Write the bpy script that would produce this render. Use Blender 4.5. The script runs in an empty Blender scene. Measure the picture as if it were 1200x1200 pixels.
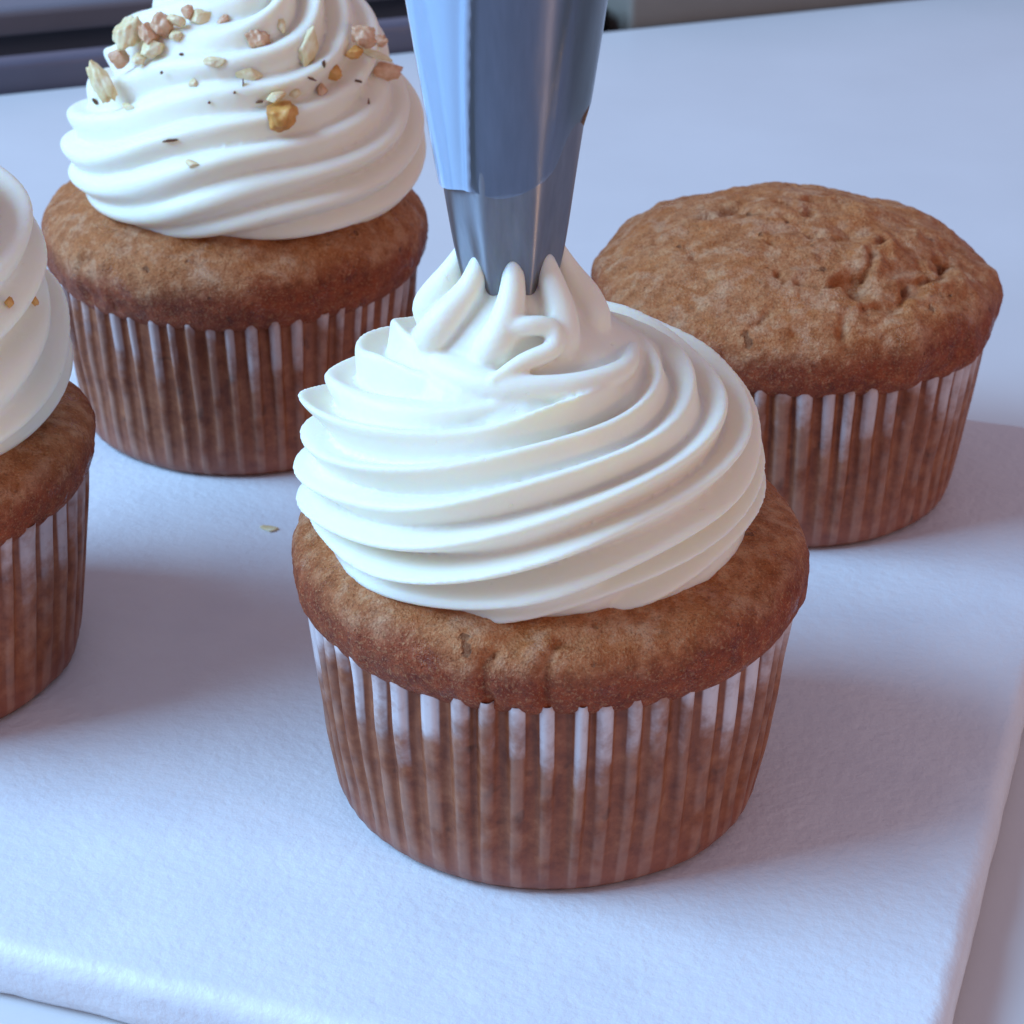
import bpy, bmesh, math, random
import numpy as np
from mathutils import Vector, Matrix, noise

CM = 0.01                      # everything below is written in centimetres
C = bpy.context.scene.collection
sc = bpy.context.scene

# ------------------------------------------------------------------ camera
PITCH, ROLL = 0.48494, 0.00485
cam_d = bpy.data.cameras.new('camera')
cam = bpy.data.objects.new('camera', cam_d); C.objects.link(cam)
fw = Vector((0, math.cos(PITCH), -math.sin(PITCH))); up = Vector((0, math.sin(PITCH), math.cos(PITCH))); rt = Vector((1, 0, 0))
r2 = math.cos(ROLL)*rt + math.sin(ROLL)*up; u2 = -math.sin(ROLL)*rt + math.cos(ROLL)*up
M = Matrix((r2, u2, -fw)).transposed().to_4x4(); M.translation = Vector((0, 0, 18.457*CM))
cam.matrix_world = M
cam_d.sensor_width = 36; cam_d.lens = 36*2638.6/1200
cam_d.clip_start = 0.01; cam_d.clip_end = 20
cam_d.dof.use_dof = True; cam_d.dof.focus_distance = 0.305; cam_d.dof.aperture_fstop = 60
sc.camera = cam

# ------------------------------------------------------------------ light
w = bpy.data.worlds.new('World'); sc.world = w; w.use_nodes = True
bg = w.node_tree.nodes['Background']
bg.inputs[0].default_value = (0.76, 0.66, 0.86, 1); bg.inputs[1].default_value = 0.41

def area(name, loc, target, size, size_y, power, col):
    d = bpy.data.lights.new(name, 'AREA'); d.shape = 'RECTANGLE'; d.size = size; d.size_y = size_y
    d.energy = power; d.color = col
    o = bpy.data.objects.new(name, d); C.objects.link(o); o.location = Vector(loc)*CM
    o.rotation_euler = (Vector(target)-Vector(loc)).to_track_quat('-Z', 'Y').to_euler()
    return o
area('window_light', (-125, 15, 100), (0, 32, 3), 1.00, 1.05, 47.0, (0.33, 0.63, 1.0))
area('room_lamp', (66, -26, 14), (0, 28, 8), 0.09, 0.12, 1.0, (1.0, 0.60, 0.32))

sc.view_settings.view_transform = 'Standard'; sc.view_settings.look = 'None'
sc.view_settings.exposure = 0.12; sc.view_settings.gamma = 1.0

# ------------------------------------------------------------------ node helpers
def mat(name):
    m = bpy.data.materials.new(name); m.use_nodes = True
    nt = m.node_tree; b = nt.nodes['Principled BSDF']
    return m, nt, b
def N(nt, t, **kw):
    n = nt.nodes.new(t)
    for k, v in kw.items(): setattr(n, k, v)
    return n
def L(nt, a, b): nt.links.new(a, b)
def noise_n(nt, scale, detail=4, rough=0.55, vec=None, dist=0.0):
    n = N(nt, 'ShaderNodeTexNoise'); n.inputs['Scale'].default_value = scale
    n.inputs['Detail'].default_value = detail; n.inputs['Roughness'].default_value = rough
    n.inputs['Distortion'].default_value = dist
    if vec is None:
        tc = N(nt, 'ShaderNodeTexCoord'); vec = tc.outputs['Object']
    L(nt, vec, n.inputs['Vector']); return n.outputs['Fac']
def ramp(nt, fac, stops):
    r = N(nt, 'ShaderNodeValToRGB'); e = r.color_ramp.elements
    e[0].position, e[0].color = stops[0][0], (*stops[0][1], 1)
    e[1].position, e[1].color = stops[1][0], (*stops[1][1], 1)
    for p, c in stops[2:]:
        x = e.new(p); x.color = (*c, 1)
    L(nt, fac, r.inputs[0]); return r.outputs[0]
def mix(nt, f, a, b, mode='MIX'):
    m = N(nt, 'ShaderNodeMix', data_type='RGBA', blend_type=mode)
    if isinstance(f, (int, float)): m.inputs[0].default_value = f
    else: L(nt, f, m.inputs[0])
    for s, v in ((6, a), (7, b)):
        if isinstance(v, tuple): m.inputs[s].default_value = (*v, 1)
        else: L(nt, v, m.inputs[s])
    return m.outputs[2]
def math_n(nt, op, a, b=None, clamp=False):
    m = N(nt, 'ShaderNodeMath', operation=op, use_clamp=clamp)
    for s, v in ((0, a), (1, b)):
        if v is None: continue
        if isinstance(v, (int, float)): m.inputs[s].default_value = v
        else: L(nt, v, m.inputs[s])
    return m.outputs[0]
def smooth(nt, v, lo, hi):
    m = N(nt, 'ShaderNodeMapRange', interpolation_type='SMOOTHSTEP'); L(nt, v, m.inputs[0])
    m.inputs[1].default_value = lo; m.inputs[2].default_value = hi; return m.outputs[0]
def bump(nt, h, b, strength, dist, prev=None):
    n = N(nt, 'ShaderNodeBump'); n.inputs['Strength'].default_value = strength; n.inputs['Distance'].default_value = dist*CM
    L(nt, h, n.inputs['Height'])
    if prev is not None: L(nt, prev, n.inputs['Normal'])
    L(nt, n.outputs[0], b.inputs['Normal']); return n.outputs[0]
def attr(nt, name):
    a = N(nt, 'ShaderNodeAttribute'); a.attribute_name = name; return a.outputs['Fac']

# ------------------------------------------------------------------ materials
def m_frosting():
    m, nt, b = mat('cream_frosting')
    b.inputs['Base Color'].default_value = (0.88, 0.83, 0.70, 1)
    b.inputs['Roughness'].default_value = 0.42
    b.inputs['Specular IOR Level'].default_value = 0.35
    b.inputs['Subsurface Weight'].default_value = 0.75
    b.inputs['Subsurface Radius'].default_value = (1.0, 0.72, 0.34)
    b.inputs['Subsurface Scale'].default_value = 0.20*CM
    n1 = noise_n(nt, 260, 3); n2 = noise_n(nt, 1500, 2)
    p = bump(nt, n1, b, 0.4, 0.03); p = bump(nt, n2, b, 0.3, 0.008, p)
    pores = smooth(nt, noise_n(nt, 620, 2, 0.5), 0.27, 0.20)
    bump(nt, math_n(nt, 'MULTIPLY', pores, -1.0), b, 0.5, 0.03, p)
    return m
def m_cake():
    m, nt, b = mat('baked_sponge')
    e = attr(nt, 'edge')           # 0 on the dome, 1 down at the browned rim
    big = noise_n(nt, 110, 5, 0.6); fine = noise_n(nt, 1500, 4, 0.7); mid = noise_n(nt, 380, 5, 0.65)
    top = ramp(nt, mid, [(0.30, (0.31, 0.085, 0.018)), (0.5, (0.46, 0.160, 0.056)), (0.72, (0.58, 0.275, 0.120))])
    rim = ramp(nt, mid, [(0.3, (0.16, 0.022, 0.006)), (0.7, (0.36, 0.070, 0.018))])
    top = mix(nt, math_n(nt, 'MULTIPLY', smooth(nt, big, 0.40, 0.62), 0.5), top, (0.47, 0.135, 0.026))
    e2 = math_n(nt, 'ADD', e, math_n(nt, 'MULTIPLY', math_n(nt, 'SUBTRACT', big, 0.5), 0.8))
    c = mix(nt, smooth(nt, e2, 0.18, 0.62), top, rim)
    pale = math_n(nt, 'MULTIPLY', smooth(nt, noise_n(nt, 190, 4, 0.7), 0.47, 0.66), smooth(nt, e2, 0.62, 0.30))
    c = mix(nt, math_n(nt, 'MULTIPLY', pale, 0.34), c, (0.60, 0.36, 0.23))
    fl = smooth(nt, noise_n(nt, 1300, 3, 0.65), 0.54, 0.70)
    c = mix(nt, math_n(nt, 'MULTIPLY', fl, 0.28), c, (0.62, 0.34, 0.15))
    gr = noise_n(nt, 2900, 2, 0.6)
    c = mix(nt, math_n(nt, 'MULTIPLY', smooth(nt, gr, 0.56, 0.70), 0.38), c, (0.70, 0.40, 0.19))
    c = mix(nt, math_n(nt, 'MULTIPLY', smooth(nt, gr, 0.44, 0.32), 0.40), c, (0.13, 0.04, 0.012))
    dk = smooth(nt, noise_n(nt, 1000, 3, 0.65), 0.47, 0.33)
    c = mix(nt, math_n(nt, 'MULTIPLY', dk, 0.35), c, (0.16, 0.05, 0.016))
    pit = smooth(nt, noise_n(nt, 330, 2, 0.5), 0.30, 0.24)
    c = mix(nt, math_n(nt, 'MULTIPLY', pit, 0.6), c, (0.09, 0.03, 0.010))
    L(nt, c, b.inputs['Base Color'])
    L(nt, math_n(nt, 'ADD', math_n(nt, 'MULTIPLY', smooth(nt, noise_n(nt, 210, 3), 0.64, 0.58), 0.42), 0.22), b.inputs['Roughness'])
    b.inputs['Specular IOR Level'].default_value = 0.30
    b.inputs['Subsurface Weight'].default_value = 0.05; b.inputs['Subsurface Radius'].default_value = (1.0, 0.45, 0.2)
    b.inputs['Subsurface Scale'].default_value = 0.12*CM
    p = bump(nt, mid, b, 0.35, 0.04); p = bump(nt, fine, b, 1.0, 0.045, p)
    p = bump(nt, gr, b, 1.0, 0.030, p)
    p = bump(nt, math_n(nt, 'MULTIPLY', pit, -1.0), b, 0.7, 0.05, p)
    return m
def m_paper():
    m, nt, b = mat('greased_paper')
    rg = attr(nt, 'ridge'); h = attr(nt, 'height')
    st = noise_n(nt, 150, 4, 0.6); sp = noise_n(nt, 420, 4, 0.6)
    h2 = math_n(nt, 'ADD', h, math_n(nt, 'MULTIPLY', math_n(nt, 'SUBTRACT', st, 0.5), 0.75))
    dry = math_n(nt, 'MULTIPLY', smooth(nt, rg, 0.30, 0.55), smooth(nt, h2, 0.66, 0.96))
    dr = attr(nt, 'dryness'); blot = smooth(nt, noise_n(nt, 260, 4, 0.65), 0.28, 0.50)
    dry = math_n(nt, 'MULTIPLY', math_n(nt, 'MULTIPLY', dry, dr), math_n(nt, 'ADD', math_n(nt, 'MULTIPLY', blot, 0.45), 0.5))
    dry2 = math_n(nt, 'MULTIPLY', math_n(nt, 'MULTIPLY', smooth(nt, rg, 0.35, 0.9), smooth(nt, noise_n(nt, 200, 4), 0.32, 0.62)), 0.26)
    greasy = ramp(nt, sp, [(0.22, (0.13, 0.030, 0.012)), (0.55, (0.26, 0.078, 0.030)), (0.85, (0.40, 0.155, 0.068))])
    low = mix(nt, smooth(nt, h, 0.30, 0.0), greasy, mix(nt, 0.5, greasy, (0.29, 0.11, 0.085)))
    sp2 = smooth(nt, noise_n(nt, 240, 2, 0.5), 0.34, 0.25)
    low = mix(nt, math_n(nt, 'MULTIPLY', sp2, 0.6), low, (0.07, 0.02, 0.008))
    c = mix(nt, dry2, low, (0.52, 0.34, 0.26))
    c = mix(nt, math_n(nt, 'MULTIPLY', dry, 0.85), c, (0.68, 0.61, 0.62))
    L(nt, c, b.inputs['Base Color'])
    b.inputs['Roughness'].default_value = 0.45; b.inputs['Specular IOR Level'].default_value = 0.32
    bump(nt, noise_n(nt, 700, 4), b, 0.25, 0.012)
    return m
def m_board():
    m, nt, b = mat('textured_white_board')
    f1 = noise_n(nt, 560, 3, 0.55); f2 = noise_n(nt, 150, 3, 0.5)
    c = ramp(nt, noise_n(nt, 60, 3), [(0.3, (0.70, 0.70, 0.74)), (0.7, (0.76, 0.76, 0.79))])
    L(nt, c, b.inputs['Base Color'])
    b.inputs['Roughness'].default_value = 0.42; b.inputs['Specular IOR Level'].default_value = 0.4
    p = bump(nt, f1, b, 0.6, 0.035); bump(nt, f2, b, 0.3, 0.05, p)
    return m
def m_plain(name, col, rough=0.5, metal=0.0, var=0.06, scale=40, bs=0.1, spec=0.5):
    m, nt, b = mat(name)
    n = noise_n(nt, scale, 4)
    lo = tuple(x*(1-var) for x in col); hi = tuple(min(1, x*(1+var)) for x in col)
    L(nt, ramp(nt, n, [(0.3, lo), (0.7, hi)]), b.inputs['Base Color'])
    b.inputs['Roughness'].default_value = rough; b.inputs['Metallic'].default_value = metal
    b.inputs['Specular IOR Level'].default_value = spec
    bump(nt, noise_n(nt, scale*8, 3), b, bs, 0.01)
    return m
def m_steel():
    m, nt, b = mat('stainless_steel')
    tc = N(nt, 'ShaderNodeTexCoord'); mp = N(nt, 'ShaderNodeMapping'); mp.inputs['Scale'].default_value = (1, 1, 0.06)
    L(nt, tc.outputs['Object'], mp.inputs[0])
    n = noise_n(nt, 900, 3, 0.6, vec=mp.outputs[0])
    L(nt, ramp(nt, n, [(0.3, (0.22, 0.22, 0.25)), (0.7, (0.27, 0.27, 0.30))]), b.inputs['Base Color'])
    b.inputs['Metallic'].default_value = 1.0; b.inputs['Roughness'].default_value = 0.38
    b.inputs['Anisotropic'].default_value = 0.95; b.inputs['Anisotropic Rotation'].default_value = 0.25
    tg = N(nt, 'ShaderNodeTangent', direction_type='RADIAL', axis='Z'); L(nt, tg.outputs[0], b.inputs['Tangent'])
    bump(nt, n, b, 0.03, 0.003)
    return m
def m_film():
    m, nt, b = mat('clear_plastic_film')
    b.inputs['Base Color'].default_value = (0.90, 0.94, 1.0, 1)
    b.inputs['Roughness'].default_value = 0.07; b.inputs['Transmission Weight'].default_value = 1.0
    b.inputs['IOR'].default_value = 1.30
    # thin film: a mostly see-through sheet with glossy reflection
    tr = N(nt, 'ShaderNodeBsdfTransparent'); tr.inputs[0].default_value = (0.74, 0.80, 0.95, 1)
    gl = N(nt, 'ShaderNodeBsdfGlossy'); gl.inputs['Roughness'].default_value = 0.10; gl.inputs[0].default_value = (0.9, 0.95, 1, 1)
    df = N(nt, 'ShaderNodeBsdfDiffuse'); df.inputs[0].default_value = (0.50, 0.70, 0.97, 1)  # hazy layer; the window's blue reflection is put into its colour
    fr = N(nt, 'ShaderNodeFresnel'); fr.inputs[0].default_value = 1.5
    bp = N(nt, 'ShaderNodeBump'); bp.inputs['Strength'].default_value = 0.3; bp.inputs['Distance'].default_value = 0.02*CM
    L(nt, noise_n(nt, 130, 4, 0.6), bp.inputs['Height'])
    L(nt, bp.outputs[0], gl.inputs['Normal']); L(nt, bp.outputs[0], df.inputs['Normal'])
    m1 = N(nt, 'ShaderNodeMixShader'); L(nt, attr(nt, 'haze'), m1.inputs[0])
    L(nt, tr.outputs[0], m1.inputs[1]); L(nt, df.outputs[0], m1.inputs[2])
    m2 = N(nt, 'ShaderNodeMixShader')
    L(nt, math_n(nt, 'ADD', math_n(nt, 'MULTIPLY', fr.outputs[0], 1.0), 0.05, True), m2.inputs[0])
    L(nt, m1.outputs[0], m2.inputs[1]); L(nt, gl.outputs[0], m2.inputs[2])
    L(nt, m2.outputs[0], nt.nodes['Material Output'].inputs[0])
    return m
def m_nut(name, a, c, d):
    m, nt, b = mat(name)
    L(nt, ramp(nt, noise_n(nt, 350, 4, 0.6), [(0.3, a), (0.5, c), (0.72, d)]), b.inputs['Base Color'])
    b.inputs['Roughness'].default_value = 0.5
    b.inputs['Subsurface Weight'].default_value = 0.25; b.inputs['Subsurface Scale'].default_value = 0.1*CM
    bump(nt, noise_n(nt, 700, 3), b, 0.5, 0.03)
    return m

FROST, CAKE, PAPER, BOARD, STEEL, FILM = m_frosting(), m_cake(), m_paper(), m_board(), m_steel(), m_film()
COUNTER = m_plain('smooth_counter_laminate', (0.64, 0.62, 0.62), 0.35, var=0.03, scale=20, bs=0.05)
TRIM = m_plain('dark_grey_trim', (0.10, 0.095, 0.13), 0.4)
BLACK = m_plain('black_gap', (0.004, 0.004, 0.006), 0.5, spec=0.2)
GREYP = m_plain('grey_panel', (0.15, 0.145, 0.17), 0.45)
TAN = m_plain('greyish_tan_panel', (0.20, 0.17, 0.14), 0.6)
NUT_PALE = m_nut('pale_walnut', (0.66, 0.46, 0.20), (0.80, 0.64, 0.36), (0.90, 0.80, 0.58))
NUT_PINK = m_nut('tan_walnut', (0.42, 0.19, 0.09), (0.66, 0.38, 0.22), (0.82, 0.58, 0.40))
NUT_AMBER = m_nut('amber_walnut', (0.36, 0.13, 0.025), (0.62, 0.28, 0.06), (0.80, 0.46, 0.16))
NUT_DARK = m_nut('dark_walnut_skin', (0.05, 0.02, 0.01), (0.12, 0.05, 0.02), (0.2, 0.1, 0.05))

# ------------------------------------------------------------------ object helpers
def empty(name, loc, label, cat, group=None):
    o = bpy.data.objects.new(name, None); C.objects.link(o); o.location = Vector(loc)*CM
    o.empty_display_size = 0.01
    o['label'] = label; o['category'] = cat
    if group: o['group'] = group
    return o
def mesh_obj(name, verts, faces, m, parent=None, smooth_=True, attrs=None):
    me = bpy.data.meshes.new(name)
    v = np.asarray(verts, dtype=np.float64)*CM
    me.from_pydata(v.tolist(), [], faces)
    me.materials.append(m)
    if smooth_: me.polygons.foreach_set('use_smooth', [True]*len(me.polygons))
    if attrs:
        for k, a in attrs.items():
            at = me.attributes.new(k, 'FLOAT', 'POINT'); at.data.foreach_set('value', np.asarray(a, dtype=np.float32))
    me.update()
    o = bpy.data.objects.new(name, me); C.objects.link(o)
    if parent: o.parent = parent
    return o
def grid_faces(nr, nc, off=0):          # rings x columns, closed round the columns
    F = []
    for i in range(nr-1):
        a = off+i*nc; b = a+nc
        for j in range(nc):
            k = (j+1) % nc
            F.append((a+j, a+k, b+k, b+j))
    return F
def bm_obj(name, bm, m, parent=None, smooth_=False):
    me = bpy.data.meshes.new(name)
    bmesh.ops.scale(bm, vec=(CM, CM, CM), verts=bm.verts)
    bm.to_mesh(me); bm.free(); me.materials.append(m)
    if smooth_: me.polygons.foreach_set('use_smooth', [True]*len(me.polygons))
    o = bpy.data.objects.new(name, me); C.objects.link(o)
    if parent: o.parent = parent
    return o
def bm_box(x0, x1, y0, y1, z0, z1, bev=0.0, seg=3, yaw=0.0, piv=(0, 0)):
    bm = bmesh.new(); bmesh.ops.create_cube(bm, size=1)
    for v in bm.verts:
        v.co = Vector((x0+(v.co.x+.5)*(x1-x0), y0+(v.co.y+.5)*(y1-y0), z0+(v.co.z+.5)*(z1-z0)))
    if bev: bmesh.ops.bevel(bm, geom=bm.edges[:], offset=bev, segments=seg, profile=0.5, affect='EDGES')
    if yaw: bmesh.ops.rotate(bm, cent=(piv[0], piv[1], 0), matrix=Matrix.Rotation(yaw, 3, 'Z'), verts=bm.verts)
    return bm
def fbm(x, y, z, o=4):
    return noise.fractal(Vector((x, y, z)), 0.9, 2.1, o)
def interp(xs, ys, x):                  # smooth monotone-ish (Catmull-Rom) interpolation
    xs = np.asarray(xs, float); ys = np.asarray(ys, float); x = np.asarray(x, float)
    m = np.gradient(ys, xs); i = np.clip(np.searchsorted(xs, x)-1, 0, len(xs)-2)
    h = xs[i+1]-xs[i]; t = (x-xs[i])/h
    return ((2*t**3-3*t**2+1)*ys[i]+(t**3-2*t**2+t)*h*m[i]+(-2*t**3+3*t**2)*ys[i+1]+(t**3-t**2)*h*m[i+1])

# ------------------------------------------------------------------ setting: counter, board, things behind
SLAB_T = 0.85
def counter():
    # the back edge runs 21 degrees askew to the view
    a = math.radians(21.2); px, py = -3.42, 66.3
    d = Vector((math.cos(a), math.sin(a), 0)); n = Vector((math.sin(a), -math.cos(a), 0))
    P = Vector((px, py, 0))
    bm = bmesh.new()
    q = [P-d*110, P-d*110+n*95, P+d*100+n*95, P+d*100]
    top = [bm.verts.new((v.x, v.y, -SLAB_T)) for v in q]; bot = [bm.verts.new((v.x, v.y, -SLAB_T-3)) for v in q]
    bm.faces.new(top); bm.faces.new(bot[::-1])
    for i in range(4):
        j = (i+1) % 4; bm.faces.new((top[i], bot[i], bot[j], top[j]))
    bmesh.ops.recalc_face_normals(bm, faces=bm.faces)
    bmesh.ops.bevel(bm, geom=[e for e in bm.edges if all(v.co.z > -1 for v in e.verts)], offset=0.25, segments=3, profile=0.5, affect='EDGES')
    o = bm_obj('counter', bm, COUNTER); o['kind'] = 'structure'
    # appliance edge behind the counter; local frame: x along the edge, y away from the viewer
    def part(name, x0, x1, y0, y1, z0, z1, m, parent, bev=0.15):
        bm = bm_box(x0, x1, y0, y1, z0, z1, bev, 3)
        return bm_obj(name, bm, m, parent)
    r = empty('appliance', (px, py, -SLAB_T), 'blurred dark grey appliance edge with a black gap behind the counter, top left', 'appliance')
    r.rotation_euler = (0, 0, a)
    part('front_trim', -60, 6.7, 0.15, 1.0, -6, 0.8, TRIM, r, 0.2)
    part('black_recess', -60, 7.25, 1.02, 4.6, -6, 0.35, BLACK, r, 0.1)
    part('back_panel', -60, 7.0, 4.6, 8, -6, 1.15, GREYP, r, 0.25)
    t = bm_obj('side_panel', bm_box(7.6, 60, 0.2, 8, -6, 1.6, 0.2, 3), TAN)
    t.location = r.location; t.rotation_euler = (0, 0, a)
    t['label'] = 'blurred greyish tan panel behind the counter, right of the piping bag'; t['category'] = 'panel'
    # floor and wall of the kitchen, low and far, so nothing is left open behind
counter()

def board():
    # local frame: x along the near edge, y along the right-hand edge; corner near right at the origin
    W, D, T = 34.0, 20.2, SLAB_T
    R = 0.9; prof = []
    nseg = 10
    # outline walk (rounded corners), inset profile for the rounded rim
    def outline(ins):
        pts = []
        cs = [(-R, R, -90), (-R, D-R, 0), (-W+R, D-R, 90), (-W+R, R, 180)]
        for cx, cy, a0 in cs:
            for k in range(9):
                t = math.radians(a0+90*k/8); pts.append((cx+(R-ins)*math.cos(t), cy+(R-ins)*math.sin(t)))
        out = []
        for i in range(len(pts)):
            p, q = pts[i], pts[(i+1) % len(pts)]
            l = math.hypot(q[0]-p[0], q[1]-p[1]); k = max(1, int(l/0.25)) if l > 1 else 1
            for s in range(k): out.append((p[0]+(q[0]-p[0])*s/k, p[1]+(q[1]-p[1])*s/k))
        return out
    rings = []
    rr = 0.27
    prof = [(0.30, -T), (0.10, -T+0.03), (0.02, -T+0.14), (0.0, -T+0.3)]
    for k in range(0, 9):
        t = math.pi/2*k/8; prof.append((rr*(1-math.cos(t)), -rr+rr*math.sin(t)))
    prof += [(0.5, 0.0), (0.8, 0.0)]
    n0 = len(outline(0)); V = []
    base = outline(0)
    for ins, z in prof:
        o_ = outline(min(ins, R-0.02))
        for (x, y), (bx, by) in zip(o_, base):
            wob = 0.035*fbm(bx*1.3, by*1.3, z*2, 3) if z > -T+.01 else 0
            V.append((x+wob*0.6, y+wob*0.6, z+wob*0.4*(1 if ins < 0.5 else 0)))
    F = grid_faces(len(prof), n0)
    F.append(tuple(range(n0))[::-1]); F.append(tuple((len(prof)-1)*n0+i for i in range(n0)))
    o = mesh_obj('serving_board', V, F, BOARD)
    o.rotation_euler = (0, 0, math.radians(-18.3)); o.location = Vector((4.62, 19.22, 0))*CM
    o['label'] = 'thick white textured board with rounded edges, under the cupcakes'; o['category'] = 'board'
    return o
board()

# ------------------------------------------------------------------ cupcake parts
HL = 3.22
def liner(parent, seed, pleats=53, wide=1.0, dryness=1.0):
    rnd = random.Random(seed)
    nc = pleats*12; nz = 26
    jit = [rnd.uniform(-.22, .22) for _ in range(pleats)]; lean = [rnd.uniform(-.25, .25) for _ in range(pleats)]
    ampk = [rnd.uniform(.7, 1.25) for _ in range(pleats)]; wid = [rnd.uniform(.8, 1.25) for _ in range(pleats)]
    V = []; rg = []; hh = []
    for side in (0, 1):                           # outer skin, inner skin 0.1 mm in
        for i in range(nz):
            f = i/(nz-1) if side == 0 else 1-i/(nz-1)
            z = HL*f
            rb = 2.985+0.30*f-0.13*max(0, 1-z/0.22)**2+0.02*math.sin(f*math.pi)
            for j in range(nc):
                u = j/nc*pleats
                u += 0.12*math.sin(u*0.7+seed)+0.10*math.sin(f*2.4+u*0.31+seed)
                k = int(math.floor(u)) % pleats; fr = u-math.floor(u)
                c = 0.5+jit[k]*0.5+lean[k]*0.35*(f-0.5)
                d = abs(fr-c)*2.4/wid[k]
                s = min(1.0, max(0.0, 1.25-d/wide/(0.98-0.12*(1-f))))
                rid = s*s*(3-2*s)
                amp = (0.025+0.12*f**0.9)*ampk[k]*min(1, z/0.5+0.08)
                n = 0.03*noise.noise(Vector((math.cos(j/nc*6.2832)*3, math.sin(j/nc*6.2832)*3, z*1.2+seed)))
                r = rb+amp*(rid-0.25)+n-(0.012 if side else 0)
                zz = z
                if i == (nz-1 if side == 0 else 0):
                    zz += 0.018*math.sin(k*2.1)-0.02*s*s
                t = j/nc*2*math.pi
                V.append((r*math.cos(t), r*math.sin(t), max(zz, 0.012)))
                rg.append(rid); hh.append(min(1.0, f+0.16*math.sin(k*5.3+seed)*f))
    F = grid_faces(nz*2, nc)
    F.append(tuple(range(nc))[::-1])
    return mesh_obj('paper_liner', V, F, PAPER, parent, attrs={'ridge': rg, 'height': hh, 'dryness': [dryness]*len(rg)})

def cake(parent, seed, top=4.55, lumps=0.06, prof=None, cracks=0.0, feats=(), creases=()):
    nt_, nr = 420, 190
    P = prof or [(3.02, 2.75), (3.18, 2.95), (3.37, 3.14), (3.46, 3.33), (3.50, 3.58), (3.49, 3.80), (3.38, 3.99),
                 (3.12, 4.14), (2.6, 4.28+0.2*(top-4.55)), (1.9, 4.40+.5*(top-4.55)), (1.0, 4.51+.9*(top-4.55)), (0.0, top)]
    pr = np.array([p[0] for p in P]); pz = np.array([p[1] for p in P])
    d = np.concatenate([[0], np.cumsum(np.hypot(np.diff(pr), np.diff(pz)))]); s = np.linspace(0, d[-1], nr)
    R = interp(d, pr, s); Z = interp(d, pz, s); V = []; ed = []
    so = seed*7.3
    for i in range(nr-1):
        r0, z0 = R[i], Z[i]
        i1 = min(i+1, nr-1); i0 = max(i-1, 0)
        tr, tz = R[i1]-R[i0], Z[i1]-Z[i0]; l = math.hypot(tr, tz); nr_, nz_ = tz/l, -tr/l
        fade = min(1, max(0, (s[i]-0.25)/0.5))
        for j in range(nt_):
            t = 2*math.pi*j/nt_; cx, cy = math.cos(t), math.sin(t)
            x, y = r0*cx, r0*cy
            a = 0.07*fbm(x*0.45+so, y*0.45, z0*0.5, 2)+lumps*fbm(x*1.1, y*1.1+so, z0*1.1, 3)+0.013*fbm(x*8, y*8, z0*8+so, 3)
            wx = x+0.26*noise.noise(Vector((x*2.3, y*2.3, so))); wy = y+0.26*noise.noise(Vector((x*2.3+7, y*2.3, so)))
            for pl in creases:
                for (ax, ay), (bx_, by_) in zip(pl[:-1], pl[1:]):
                    dx, dy = bx_-ax, by_-ay; tt = min(1, max(0, ((wx-ax)*dx+(wy-ay)*dy)/(dx*dx+dy*dy)))
                    dd = math.hypot(wx-ax-tt*dx, wy-ay-tt*dy)
                    if dd < 0.4: a -= (0.10*math.exp(-(dd/0.07)**2)-0.04*math.exp(-((dd-0.2)/0.11)**2))*(0.75+0.9*noise.noise(Vector((x*1.7, y*1.7, 5))))
            for fx, fy, fr_, fd in feats:
                q_ = ((wx-fx)**2+(wy-fy)**2)/(fr_*fr_)
                if q_ < 5: a += fd*math.exp(-q_)*(1+0.5*noise.noise(Vector((x*4, y*4, 2))))
            if cracks and r0 < 3.3:
                w_ = 1-abs(noise.noise(Vector((x*0.62+so, y*0.75, 3.1)))*3.4+0.22*noise.noise(Vector((x*2.4, y*2.4, 1))))
                a -= cracks*max(0, w_-0.72)/0.28*min(1, (3.3-r0)/0.5)*(0.5+0.5*noise.noise(Vector((x*1.5, y*1.5, so))))
                pk = noise.noise(Vector((x*2.3+9, y*2.3, so)))
                a -= 0.09*max(0, pk-0.45)/0.3
            a *= fade
            V.append(((r0+nr_*a)*cx, (r0+nr_*a)*cy, z0+nz_*a))
            ed.append(min(1, max(0, 1-(z0-3.2)/1.15+0.08*math.sin(3*t+seed))))
    F = grid_faces(nr-1, nt_)
    V.append((0, 0, top)); ed.append(0); c = len(V)-1; b = (nr-2)*nt_
    F += [(b+j, b+(j+1) % nt_, c) for j in range(nt_)]
    F.append(tuple(range(nt_))[::-1])
    return V, F, {'edge': ed}

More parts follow.
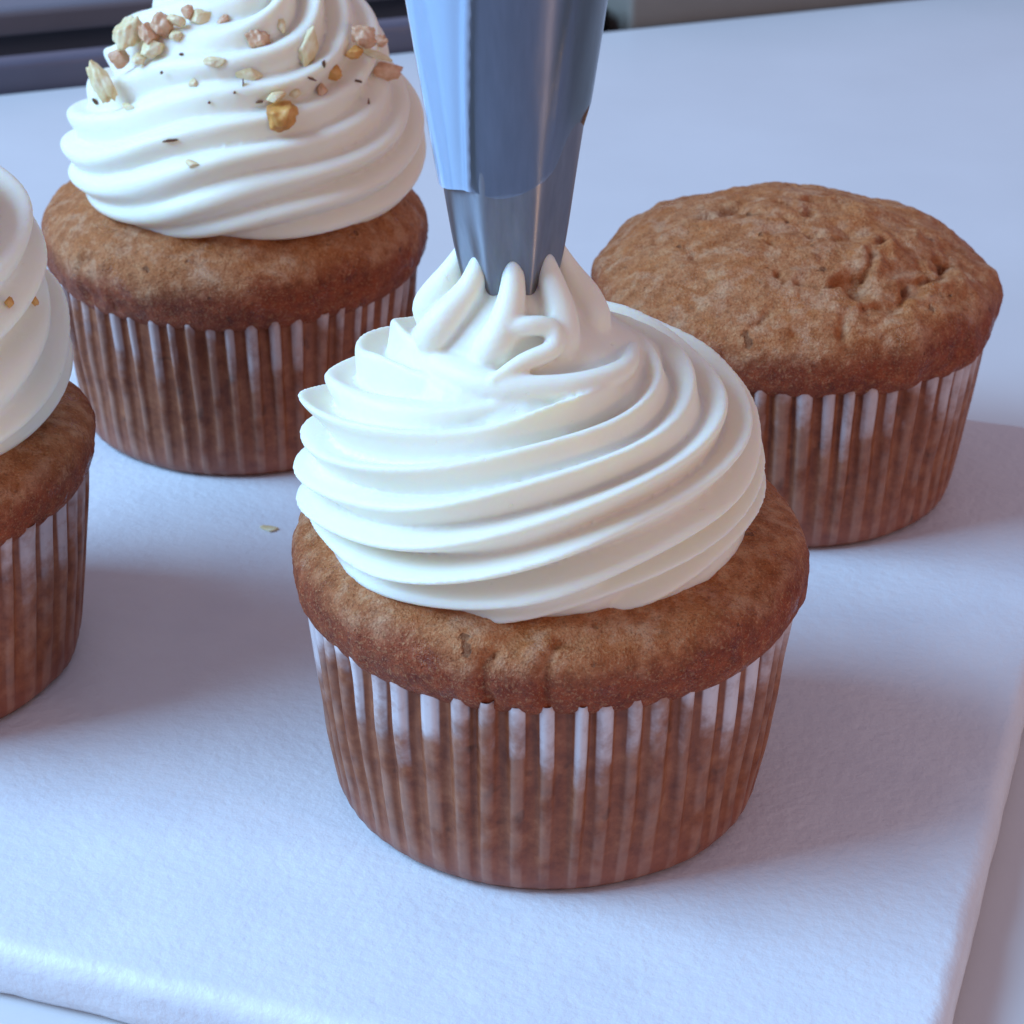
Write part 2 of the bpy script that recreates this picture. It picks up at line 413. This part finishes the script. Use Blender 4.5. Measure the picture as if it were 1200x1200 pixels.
def mound(P, seed, N_=9.0, K=8, amp=0.26, cen=lambda z: (0, 0), nt_=900, nr=420, phase0=0.0, skew=1.0, fade_top=0.12, exp=0.75, twist2=0.0, ampf=None):
    """piped mound: meridian profile P of (r, z) with K helical ridges wound round it"""
    pr = np.array([p[0] for p in P]); pz = np.array([p[1] for p in P])
    d = np.concatenate([[0], np.cumsum(np.hypot(np.diff(pr), np.diff(pz)))]); s = np.linspace(0, d[-1], nr)
    R = interp(d, pr, s); Z = interp(d, pz, s)
    rnd = np.random.RandomState(seed)
    ka = rnd.uniform(0.62, 1.18, K); kj = rnd.uniform(-0.17, 0.17, K)
    th = np.linspace(0, 2*np.pi, nt_, endpoint=False)
    S, T = np.meshgrid(s/d[-1], th, indexing='ij'); RR = np.repeat(R[:, None], nt_, 1); ZZ = np.repeat(Z[:, None], nt_, 1)
    g0 = np.gradient(R); g1 = np.gradient(Z); l = np.hypot(g0, g1)
    NR = np.repeat((g1/l)[:, None], nt_, 1); NZ = np.repeat((-g0/l)[:, None], nt_, 1)
    wob = np.zeros_like(S)
    for q in range(6):
        m_ = rnd.randint(1, 4); f_ = rnd.uniform(1.5, 6); wob += rnd.uniform(0.04, 0.11)*np.sin(m_*T+f_*S*2+rnd.uniform(0, 6.3))
    ph = N_*(S+0.07*np.sin(np.pi*S)) + twist2*np.sin(np.pi*S) - K*T/(2*np.pi) + wob*1.1 + phase0
    fl = np.floor(ph); k = (fl.astype(int)) % K; u = ph-fl
    e = kj[k]*(1-np.abs(2*u-1)); u = np.clip(u+e, 0, 1)**skew
    h = np.abs(np.sin(np.pi*u))**exp
    hn = (h-0.55)*ka[k]*(1+0.22*np.sin(3*T+k*2.1+4*S)+0.12*np.sin(7*T-k*1.3))
    A = amp*np.clip(S/0.20, 0.18, 1)*np.clip((1-S)/fade_top, 0, 1)*(0.85+0.15*np.sin(T*2+1+seed))
    if ampf is not None: A = A*ampf(T, S)
    wave = 0.03*np.sin(2*T+5*S+seed)+0.025*np.sin(5*T-7*S)
    off = A*hn+wave*np.clip((1-S)/0.2, 0, 1)
    RR2 = np.maximum(RR+NR*off, 0.0); ZZ2 = ZZ+NZ*off-0.10*amp*hn*0
    c = np.array([cen(z) for z in Z]); CX = np.repeat(c[:, 0:1], nt_, 1); CY = np.repeat(c[:, 1:2], nt_, 1)
    V = np.stack([RR2*np.cos(T)+CX, RR2*np.sin(T)+CY, ZZ2], -1).reshape(-1, 3).tolist()
    F = grid_faces(nr, nt_)
    F.append(tuple(range(nt_))[::-1]); F.append(tuple((nr-1)*nt_+j for j in range(nt_)))
    return V, F

def tube(pts, rads, nc=14, sub=6):
    pts = np.array(pts, float); rads = np.array(rads, float); n = len(pts)
    t = np.arange(n); ts = np.linspace(0, n-1, (n-1)*sub+1)
    Q = np.stack([interp(t, pts[:, i], ts) for i in range(3)], -1); Rr = interp(t, rads, ts)
    V = []; ref = Vector((0.3, 0.2, 1)).normalized()
    for i in range(len(ts)):
        a = Q[max(i-1, 0)]; b = Q[min(i+1, len(ts)-1)]; d = Vector(b-a).normalized()
        x = d.cross(ref)
        if x.length < 1e-3: x = d.cross(Vector((1, 0, 0)))
        x.normalize(); y = d.cross(x); ref = -x.cross(d) if False else ref
        for j in range(nc):
            an = 2*math.pi*j/nc; p = Vector(Q[i])+(x*math.cos(an)+y*math.sin(an))*max(Rr[i], 0.01)
            V.append(tuple(p))
    F = grid_faces(len(ts), nc); F.append(tuple(range(nc))[::-1]); F.append(tuple((len(ts)-1)*nc+j for j in range(nc)))
    return V, F

def join(parts):
    V = []; F = []
    for v, f in parts:
        o = len(V); V += list(v); F += [tuple(i+o for i in q) for q in f]
    return V, F

def fuse(o, voxel, it=3, fac=0.5):
    """melt overlapping closed shells of one object into a single skin"""
    md = o.modifiers.new('r', 'REMESH'); md.mode = 'VOXEL'; md.voxel_size = voxel*CM; md.use_smooth_shade = True
    sm = o.modifiers.new('s', 'SMOOTH'); sm.iterations = it; sm.factor = fac
    dg = bpy.context.evaluated_depsgraph_get(); me = bpy.data.meshes.new_from_object(o.evaluated_get(dg))
    o.modifiers.clear(); old = o.data; o.data = me; bpy.data.meshes.remove(old)
    if not me.materials: me.materials.append(FROST)
    me.polygons.foreach_set('use_smooth', [True]*len(me.polygons))
    return o

# ------------------------------------------------------------------ front cupcake
c1 = empty('cupcake', (0.52, 27.07, 0), 'front cupcake being piped with a tall white swirl under the metal tip', 'cupcake', 'brown cupcakes on the board')
liner(c1, 3, wide=0.88)
V, F, A = cake(c1, 3, top=4.45, lumps=0.05, cracks=0.0, feats=[(-.88, -3.36, .14, -.10), (.01, -3.34, .10, -.10), (-.09, -3.46, .07, -.08), (-.51, -3.15, .22, -.10), (-2.2, -2.3, .2, .05), (-.3, -3.3, .15, .05), (-.72, -3.38, .07, -.08), (.2, -3.25, .16, -.07)]); mesh_obj('cake', V, F, CAKE, c1, attrs=A)
P1 = [(2.2, 3.98), (2.6, 4.0), (2.80, 4.2), (2.93, 4.6), (2.98, 5.05), (2.90, 5.50), (2.62, 5.95), (2.14, 6.33), (1.62, 6.58), (1.2, 6.75), (0.6, 6.88), (0.1, 6.92)]
cx1 = lambda z: (-0.26-0.10*max(0, z-5.5), 0.0)
mv = mound(P1, 5, N_=12.0, K=9, amp=0.44, cen=cx1, phase0=0.15, fade_top=0.3, skew=1.5, exp=1.12,
           ampf=lambda T, S: 1.08+0.45*np.exp(-((T-math.radians(178))/0.42)**2)*np.clip((S-0.2)/0.2, 0, 1)-0.72*np.exp(-((((T-math.radians(232)+np.pi) % (2*np.pi))-np.pi)/0.62)**2)*np.clip((S-0.42)/0.18, 0, 1))
parts = [mv]
TX, TY = -0.56, 0.0       # tip axis
ring = []
for q in range(41):
    a_ = math.radians(-62+360*q/40)
    ring.append((-0.25+(2.53-0.03*math.sin(3*a_)-0.25*(q/40)**6)*math.cos(a_), (2.53-0.03*math.sin(2*a_))*math.sin(a_), 4.27+0.05*math.sin(a_*2+1)+0.30*(q/40)**5))
parts.append(tube(ring, [.28]+[.37+.02*math.sin(q*.7) for q in range(39)]+[.2], sub=4, nc=20))
core = [(1.5, 6.3), (1.42, 6.6), (1.22, 6.85), (1.12, 7.05), (1.0, 7.25), (0.80, 7.45), (0.56, 7.65), (0.46, 7.9), (0.45, 8.3)]
ncr = 48; vv = []
for r, z in core:
    for j in range(ncr): vv.append((TX+r*math.cos(2*math.pi*j/ncr), TY+r*math.sin(2*math.pi*j/ncr), z))
ff = grid_faces(len(core), ncr); ff.append(tuple(range(ncr))[::-1]); ff.append(tuple((len(core)-1)*ncr+j for j in range(ncr)))
parts.append((vv, ff))
rp = random.Random(4)
for k in range(8):
    a0 = math.radians(-90+4+45*k)
    tw = rp.uniform(-.16, -.02)
    def pt(r, z, a): return (TX+r*math.cos(a), TY+r*math.sin(a), z)
    b = rp.uniform(-.06, .08)
    parts.append(tube([pt(.50, 8.25, a0), pt(.60, 7.95, a0), pt(.76, 7.66, a0+tw*.3), pt(.98+b, 7.36, a0+tw), pt(1.10+b, 7.08, a0+tw*2), pt(1.0, 6.85, a0+tw*3.2), pt(.8, 6.75, a0+tw*4.5)],
                      [.08, .14, .18, .225, .25, .22, .14]))
# folds curling round below the column
parts.append(tube([(-1.0, -.95, 7.05), (-.78, -1.02, 7.24), (-.36, -1.05, 7.38), (-.04, -1.0, 7.32), (-.02, -1.15, 7.12), (-.4, -1.34, 7.0), (-.8, -1.55, 6.85)], [.07, .12, .13, .13, .13, .12, .06]))
parts.append(tube([(-1.62, .0, 6.72), (-1.55, -.6, 6.70), (-1.2, -1.08, 6.70), (-.75, -1.42, 6.72), (-.2, -1.52, 6.74), (.4, -1.38, 6.74), (.9, -.95, 6.76), (1.05, -.3, 6.78)], [.12, .22, .24, .2, .17, .17, .14, .08]))
c2r = [(1.85, 6.1), (1.80, 6.4), (1.62, 6.62), (1.30, 6.86), (1.0, 7.1), (0.7, 7.3)]
vv = []
for r, z in c2r:
    for j in range(ncr):
        a_ = 2*math.pi*j/ncr; q_ = r*(1+0.035*math.sin(3*a_+z*4)+0.03*math.sin(8*a_+z*3)); vv.append((-0.36+q_*math.cos(a_), -0.02+q_*math.sin(a_), z))
ff = grid_faces(len(c2r), ncr); ff.append(tuple(range(ncr))[::-1]); ff.append(tuple((len(c2r)-1)*ncr+j for j in range(ncr)))
parts.append((vv, ff))
V, F = join(parts)
fuse(mesh_obj('frosting', V, F, FROST, c1), 0.036, 3)

# ------------------------------------------------------------------ back left cupcake with walnuts
c2 = empty('cupcake', (-5.12, 39.22, 0), 'back left cupcake with a white swirl sprinkled with chopped nuts', 'cupcake', 'brown cupcakes on the board')
liner(c2, 11, wide=0.72, dryness=0.62)
PC2 = [(3.02, 2.75), (3.18, 2.95), (3.37, 3.14), (3.46, 3.33), (3.52, 3.60), (3.50, 3.88), (3.38, 4.12), (3.10, 4.36), (2.6, 4.60), (1.9, 4.80), (1.0, 4.95), (0.0, 5.0)]
V, F, A = cake(c2, 11, top=5.0, prof=PC2, lumps=0.06, cracks=0.0, feats=[(-2.2, -2.6, .12, -.10), (-1.9, -2.85, .08, -.07), (-.9, -3.0, .25, .06)]); mesh_obj('cake', V, F, CAKE, c2, attrs=A)
P2 = [(2.3, 4.1), (2.8, 4.12), (3.05, 4.4), (3.16, 4.8), (3.12, 5.3), (2.92, 5.85), (2.62, 6.3), (2.42, 6.7), (2.22, 7.2), (1.9, 7.6), (1.5, 8.0), (1.05, 8.35), (0.65, 8.75), (0.3, 9.2), (0.05, 9.4)]
P2 = [(r, 4.52+(z-4.1)*0.93) for r, z in P2]
mv = mound(P2, 8, N_=10, K=8, amp=0.40, cen=lambda z: (0.25+0.12*max(0, z-5.5), 0.0), phase0=0.1, fade_top=0.12, skew=1.45, exp=0.85,
           ampf=lambda T, S: 1-0.7*np.exp(-((((T-math.radians(240)+np.pi) % (2*np.pi))-np.pi)/0.6)**2)*np.clip((S-0.35)/0.15, 0, 1))
fuse(mesh_obj('frosting', *mv, FROST, c2), 0.042, 3)

# ------------------------------------------------------------------ right cupcake, bare
c3 = empty('cupcake', (4.88, 36.6, 0), 'plain unfrosted cupcake with a cracked bumpy top, at right', 'cupcake', 'brown cupcakes on the board')
liner(c3, 23, wide=0.95, dryness=0.78)
P3 = [(3.02, 2.75), (3.18, 2.95), (3.37, 3.12), (3.48, 3.30), (3.53, 3.56), (3.53, 3.80), (3.42, 4.03), (3.15, 4.26), (2.6, 4.56), (1.9, 4.82), (1.0, 5.0), (0.0, 5.05)]
V, F, A = cake(c3, 23, top=5.05, lumps=0.09, prof=P3, cracks=0.07, feats=[
    (2.35, -1.15, .17, -.55), (2.6, -.95, .12, -.3), (2.5, -1.65, .26, .16), (2.0, -.5, .28, .12), (.70, -2.3, .26, -.36), (.35, -2.2, .12, -.16), (.95, -2.15, .16, -.12), (-1.1, .3, .2, -.30), (1.35, -1.2, .30, .14), (.9, -1.6, .28, .10),
    (-.62, -2.0, .09, -.14), (-.5, -1.2, .09, -.10), (.1, -.9, .11, -.12), (1.5, -3.0, .30, .10), (2.1, -2.3, .32, .10), (2.6, -1.6, .25, .10), (.5, -3.1, .13, -.12), (-.9, -2.9, .15, -.10),
    (1.6, -2.2, .12, -.16), (1.95, -1.7, .12, -.14), (1.15, -2.75, .11, -.12), (.1, -1.7, .2, .06), (-.2, .3, .12, -.12), (1.2, .2, .3, .08), (-2.0, -1.2, .1, -.08)],
    creases=[[(1.35, -.9), (1.15, -1.5), (.85, -2.0), (.4, -2.25), (-.1, -2.3)], [(2.35, -1.2), (2.1, -1.8), (1.6, -2.2), (1.3, -2.7), (.9, -2.9)], [(.2, .6), (.9, .5), (1.5, .1)]]); mesh_obj('cake', V, F, CAKE, c3, attrs=A)

# ------------------------------------------------------------------ left cupcake, cut by the frame
c4 = empty('cupcake', (-9.8, 30.17, 0), 'white frosted cupcake cut off by the left edge of the photo', 'cupcake', 'brown cupcakes on the board')
liner(c4, 31, dryness=0.7)
V, F, A = cake(c4, 31, top=4.6, lumps=0.05); mesh_obj('cake', V, F, CAKE, c4, attrs=A)
P4 = [(2.3, 3.95), (2.7, 4.0), (3.0, 4.3), (3.15, 4.8), (3.1, 5.3), (2.9, 5.7), (2.95, 6.1), (2.9, 6.6), (2.6, 7.1), (2.0, 7.6), (1.2, 8.1), (0.6, 8.8), (0.1, 9.4)]
P4 = [(r, z+0.22) for r, z in P4]
mv = mound(P4, 14, N_=10, K=7, amp=0.44, cen=lambda z: (0.05, 0.0), phase0=0.0, fade_top=0.15, skew=1.4, exp=1.1)
fuse(mesh_obj('frosting', *mv, FROST, c4), 0.045, 3)

# ------------------------------------------------------------------ piping bag with star tip
pb = empty('piping_bag', (0.52+TX, 27.07+TY, 7.5), 'clear plastic piping bag with a steel star tip above the front cupcake', 'piping bag')
pb.rotation_euler = (0, -0.016, 0)
def lathe(prof, nc, fn=None):
    V = []
    for i, (r, z) in enumerate(prof):
        for j in range(nc):
            a = 2*math.pi*j/nc; rr, zz = (r, z) if fn is None else fn(r, z, a, i)
            V.append((rr*math.cos(a), rr*math.sin(a), zz))
    return V
# tip: z relative to 7.5; teeth hang between the cream lobes
def tipfn(inner):
    def f(r, z, a, i):
        u = ((a-math.radians(-90+4))/math.radians(45)) % 1.0
        tooth = (1-abs(2*u-1))                                  # 1 midway between the lobes
        low = max(0, min(1, (1.15-z)/1.15))
        zz = z-0.52*low**2*(tooth-0.5)+0.12*low
        fl_ = max(0, min(1, (2.6-z)/2.6))**1.3                   # fluting that runs up from the teeth
        rr = r-0.12*low**3*tooth+0.02*low*(1-tooth)-0.045*fl_*math.cos(2*math.pi*u+0.4)*(-1)**0
        return rr, zz
    return f
zs = np.linspace(0.0, 1.2, 22).tolist()+np.linspace(1.3, 4.6, 14).tolist()
rad = lambda z: 0.63+0.149*z
outer = [(rad(z), z) for z in zs]; inner = [(rad(z)-0.05, z) for z in zs[::-1]]
nc = 256
V = lathe(outer+inner, nc, tipfn(0)); F = grid_faces(len(outer)*2, nc)
n_ = len(outer)*2
F += [((n_-1)*nc+j, (n_-1)*nc+(j+1) % nc, (j+1) % nc, j) for j in range(nc)]
tip = mesh_obj('star_tip', V, F, STEEL, pb)
# bag: film a little proud of the tip, cut end at z about 9, with a seam fold on the left
bagz = np.linspace(1.45, 9.0, 60).tolist()
def bagfn(r, z, a, i):
    an = math.degrees(a) % 360
    w_ = 0.008*math.sin(5*a+z*0.6)+0.006*math.sin(9*a-z*1.3)+0.02*max(0, z-4.5)*math.sin(3*a)
    d = ((an-(237+5.0*(z-1.45))+180) % 360)-180            # seam on the camera's left
    w_ += 0.035*math.exp(-(d/3.2)**2)+0.02*math.exp(-((d-62)/5)**2)+0.015*math.sin(2.2*z+3*a)*math.exp(-((d-40)/40)**2)
    if -62 < d < 0: w_ += 0.035*math.sin(math.radians((d+62)/62*180))   # film stands off left of the seam
    zz = z
    e = max(0, 1-(z-1.45)/1.0)
    zz += 0.02*e+e*(0.08*math.exp(-((d+3)/20)**2)+0.50*max(0, math.cos(a-math.radians(-20)))**3)
    return r+w_, zz
V = lathe([(rad(z)+0.035 if z < 4.6 else rad(4.6)+0.035+(z-4.6)*0.36, z) for z in bagz], 300, bagfn)
F = grid_faces(len(bagz), 300)
hz = []
for z in bagz:
    for j in range(300):
        d = ((360*j/300-(237+5.0*(z-1.45))+180) % 360)-180
        hz.append(0.62 if -95 < d < 1 else (0.45 if 0 <= d < 2 else 0.025))
bag = mesh_obj('bag_film', V, F, FILM, pb, attrs={'haze': hz})
cr = [(0.5, 4.3)]+[(rad(4.6)+(z-4.6)*0.36-0.05, z) for z in np.linspace(4.65, 9, 12)]
V = lathe(cr, 64); F = grid_faces(len(cr), 64); F.append(tuple(range(64))[::-1]); F.append(tuple((len(cr)-1)*64+j for j in range(64)))
mesh_obj('cream_filling', V, F, FROST, pb)

# ------------------------------------------------------------------ chopped nuts
def nut(loc, size, m, label, seed, nrm=None, roll=0.0, group='chopped nuts on the back left swirl', name='nut_piece', ridges=0.0, cuts=5):
    """one broken nut: a lumpy stone cut by a few flat fracture planes; size = (across, up, thick) in cm, thick along nrm"""
    r = random.Random(seed); bm = bmesh.new(); bmesh.ops.create_icosphere(bm, subdivisions=4, radius=0.5)
    planes = []
    for _ in range(cuts):
        n = Vector((r.uniform(-1, 1), r.uniform(-1, 1), r.uniform(-.6, .6))).normalized(); planes.append((n, r.uniform(.24, .40)))
    for v in bm.verts:
        d = v.co.normalized(); q = v.co*(1+0.30*noise.noise(d*1.6+Vector((seed, 0, 0)))+0.14*noise.noise(d*4.2+Vector((0, seed, 0))))
        for n, o in planes:
            k = q.dot(n)-o
            if k > 0: q = q-n*k*0.85
        if ridges: q = q*(1+ridges*math.sin(q.x*26+2*q.y))
        v.co = Vector((q.x*size[0], q.y*size[1], q.z*size[2]))
    me_name = name
    R_ = Matrix.Rotation(math.radians(roll), 3, 'Z')
    nv = Vector(nrm) if nrm else Vector((-0.05, -0.88, 0.47))       # default: broad side towards the room
    z = nv.normalized(); x = Vector((0, 0, 1)).cross(z)
    if x.length < 0.05: x = Vector((1, 0, 0))
    x.normalize(); y = z.cross(x)
    B = Matrix((x, y, z)).transposed()
    bmesh.ops.transform(bm, matrix=(B @ R_).to_4x4(), verts=bm.verts)
    o = bm_obj(me_name, bm, m, None, True); o.location = Vector(loc)*CM
    if label: o['label'] = label; o['category'] = 'nut piece'
    if group and label: o['group'] = group
    return o
nut((-6.64, 37.82, 7.74), (.50, .72, .32), NUT_PALE, 'largest pale leaf-shaped nut chunk standing at the upper left edge of the back swirl', 1, roll=-12, ridges=.05)
nut((-7.06, 37.66, 6.96), (.42, .82, .28), NUT_PALE, 'long yellowish nut sliver jutting out lowest on the left edge of the back swirl', 2, roll=24, ridges=.04)
nut((-6.77, 37.83, 7.30), (.40, .36, .26), NUT_PINK, 'small pinkish tan nut triangle between the two big pale pieces at the left edge', 3, roll=35)
nut((-6.22, 37.67, 7.74), (.38, .46, .32), NUT_PINK, 'brown nut piece just right of the largest pale chunk', 4)
nut((-5.98, 37.72, 7.93), (.38, .42, .32), NUT_PINK, 'rounded rosy brown nut at the top left, right of the brown piece', 5, cuts=2)
nut((-6.16, 37.58, 7.56), (.52, .30, .22), NUT_PALE, 'flat pale yellow nut flake under the brown piece at the upper left', 6, roll=15)
nut((-5.74, 37.66, 8.01), (.30, .26, .22), NUT_PALE, 'tiny cream nut bit beside the rosy nut near the top edge', 7)
nut((-5.56, 37.80, 8.12), (.26, .22, .18), NUT_PINK, 'small tan nut crumb uppermost in the row at the top left', 8)
nut((-5.35, 37.74, 8.04), (.44, .26, .16), NUT_PALE, 'pale greenish yellow nut flake lying at the top of the photo on the swirl', 9)
nut((-4.30, 37.34, 7.79), (.42, .44, .24), NUT_PINK, 'reddish striped walnut piece near the top middle of the back swirl', 10, nrm=(.1, -.95, .3), roll=20, ridges=.09)
nut((-3.48, 37.44, 7.69), (.36, .68, .22), NUT_PALE, 'upright pale yellow nut flake pressed into the fold right of the striped piece', 11, nrm=(.5, -.8, .3), roll=-22)
nut((-3.91, 36.62, 6.70), (.52, .54, .44), NUT_AMBER, 'round glossy amber nut, the biggest in the middle of the back swirl', 12, cuts=1)
nut((-4.00, 36.66, 6.98), (.34, .20, .20), NUT_PALE, 'small cream nut bit sitting on top of the round amber nut', 13, roll=20)
nut((-3.09, 37.50, 7.17), (.28, .32, .20), NUT_AMBER, 'small orange brown nut bit on the right shoulder of the back swirl', 14, roll=30)
nut((-3.26, 37.31, 6.90), (.20, .28, .18), NUT_PINK, 'small tan nut crumb right below the orange brown bit', 15)
nut((-2.62, 37.92, 7.70), (.52, .38, .28), NUT_PINK, 'tan nut chunk sticking out at the upper right edge of the back swirl', 16, roll=-30, ridges=.04)
nut((-2.40, 38.06, 7.33), (.70, .14, .12), NUT_PALE, 'thin pale nut sliver poking out right towards the piping bag', 17, roll=-16)
nut((-2.25, 38.48, 6.90), (.66, .34, .34), NUT_PINK, 'flat brown nut slab on the right shoulder of the back swirl', 18, nrm=(.44, -.6, .7), roll=-10)
nut((-5.05, 36.98, 7.50), (.42, .22, .14), NUT_PALE, 'yellow nut flake half sunk in the smooth upper left part of the back swirl', 19, nrm=(-.2, -.85, .5), roll=10)
nut((-4.49, 36.95, 7.29), (.46, .24, .14), NUT_PALE, 'yellowish nut flake half sunk just left of centre of the back swirl', 20, nrm=(.07, -.99, .09))
nut((-5.44, 37.02, 7.10), (.19, .19, .10), NUT_PALE, 'small faint round yellow nut crumb in the middle left of the back swirl', 21, nrm=(-.45, -.8, .4))
nut((-6.61, 37.35, 6.57), (.34, .16, .12), NUT_PALE, 'narrow yellow nut flake below the long sliver at the left edge', 22, nrm=(-.49, -.5, .6))
nut((-5.40, 36.17, 5.98), (.32, .17, .09), NUT_PALE, 'faint yellow nut flake lowest on the front of the back swirl', 23, nrm=(-.3, -.75, .6))
nut((-5.75, 37.56, 7.79), (.22, .20, .16), NUT_PALE, 'cream nut crumb just under the rounded rosy brown nut', 24)
nut((-6.42, 37.60, 7.36), (.28, .24, .20), NUT_PALE, 'cream nut crumb just under the pinkish tan triangle', 25, roll=40)
nut((-4.94, 37.66, 8.01), (.24, .20, .16), NUT_PINK, 'small tan nut crumb at the very top, left of the swirl peak', 26)
nut((-2.74, 37.76, 7.45), (.34, .24, .22), NUT_AMBER, 'light brown nut bit just under the tan chunk at the upper right edge', 27, roll=12)
nut((-2.34, 38.40, 7.46), (.26, .22, .18), NUT_PINK, 'tan nut crumb outermost at the upper right edge of the back swirl', 28)
nut((-3.71, 36.98, 6.95), (.26, .16, .14), NUT_PALE, 'small pale nut crumb up and right of the round amber nut', 29, roll=-25)
nut((-3.95, 37.60, 7.95), (.18, .26, .14), NUT_PALE, 'pale nut crumb on the top fold right of the reddish striped piece', 30, nrm=(.6, -.7, .1))
nut((-6.99, 28.93, 6.46), (.15, .15, .10), NUT_AMBER, 'small brown nut crumb on the swirl of the cut off left cupcake', 31, group='nut crumbs on the left swirl')
nut((-6.85, 29.91, 6.09), (.10, .22, .10), NUT_AMBER, 'thin brownish nut crumb nearest the right edge of the left swirl', 32, nrm=(.8, -.3, .5), group='nut crumbs on the left swirl')
nut((-4.21, 34.35, 0.02), (.32, .26, .06), NUT_PALE, 'lone flat tan nut crumb lying on the white board behind the front cupcake', 33, nrm=(0, 0, 1), group=None)
# specks of dark nut skin caught in the cream: too small to tell apart
bmv = []
V = []; F = []
rq = random.Random(9)
for (x, y, z, a, b_, an) in [(-5.78, 36.43, 6.30, .40, .05, 8), (-5.64, 37.36, 7.51, .12, .05, 0), (-4.55, 36.80, 7.18, .03, .22, 0), (-4.28, 36.77, 6.87, .18, .05, 5),
                             (-3.22, 37.27, 7.38, .10, .16, 10), (-7.33, 38.28, 6.38, .22, .10, -40), (-2.51, 37.71, 6.58, .05, .16, 0), (-4.69, 36.70, 7.05, .06, .05, 0),
                             (-3.42, 37.05, 7.19, .24, .04, -25), (-5.13, 36.72, 6.87, .06, .05, 0), (-2.67, 37.61, 6.98, .2, .04, -15), (-5.97, 37.19, 7.24, .07, .06, 0)]:
    o_ = len(V); n_ = 10; c_, s_ = math.cos(math.radians(an)), math.sin(math.radians(an))
    for j in range(n_):
        t_ = 2*math.pi*j/n_; rr_ = rq.uniform(.7, 1.1)
        u_, w_ = a*.38*math.cos(t_)*rr_, b_*.42*math.sin(t_)*rr_
        p = Vector((u_*c_-w_*s_, 0, u_*s_+w_*c_))
        V.append((x+p.x+5.12, y-39.22-0.03, z+p.z)); V.append((x+p.x+5.12, y-39.22+0.03, z+p.z))
    for j in range(n_):
        k = (j+1) % n_; F.append((o_+2*j, o_+2*k, o_+2*k+1, o_+2*j+1))
    F.append(tuple(o_+2*j for j in range(n_))); F.append(tuple(o_+2*j+1 for j in range(n_))[::-1])
fl = mesh_obj('nut_skin_flecks', V, F, NUT_DARK, c2, smooth_=False); fl['kind'] = 'stuff'
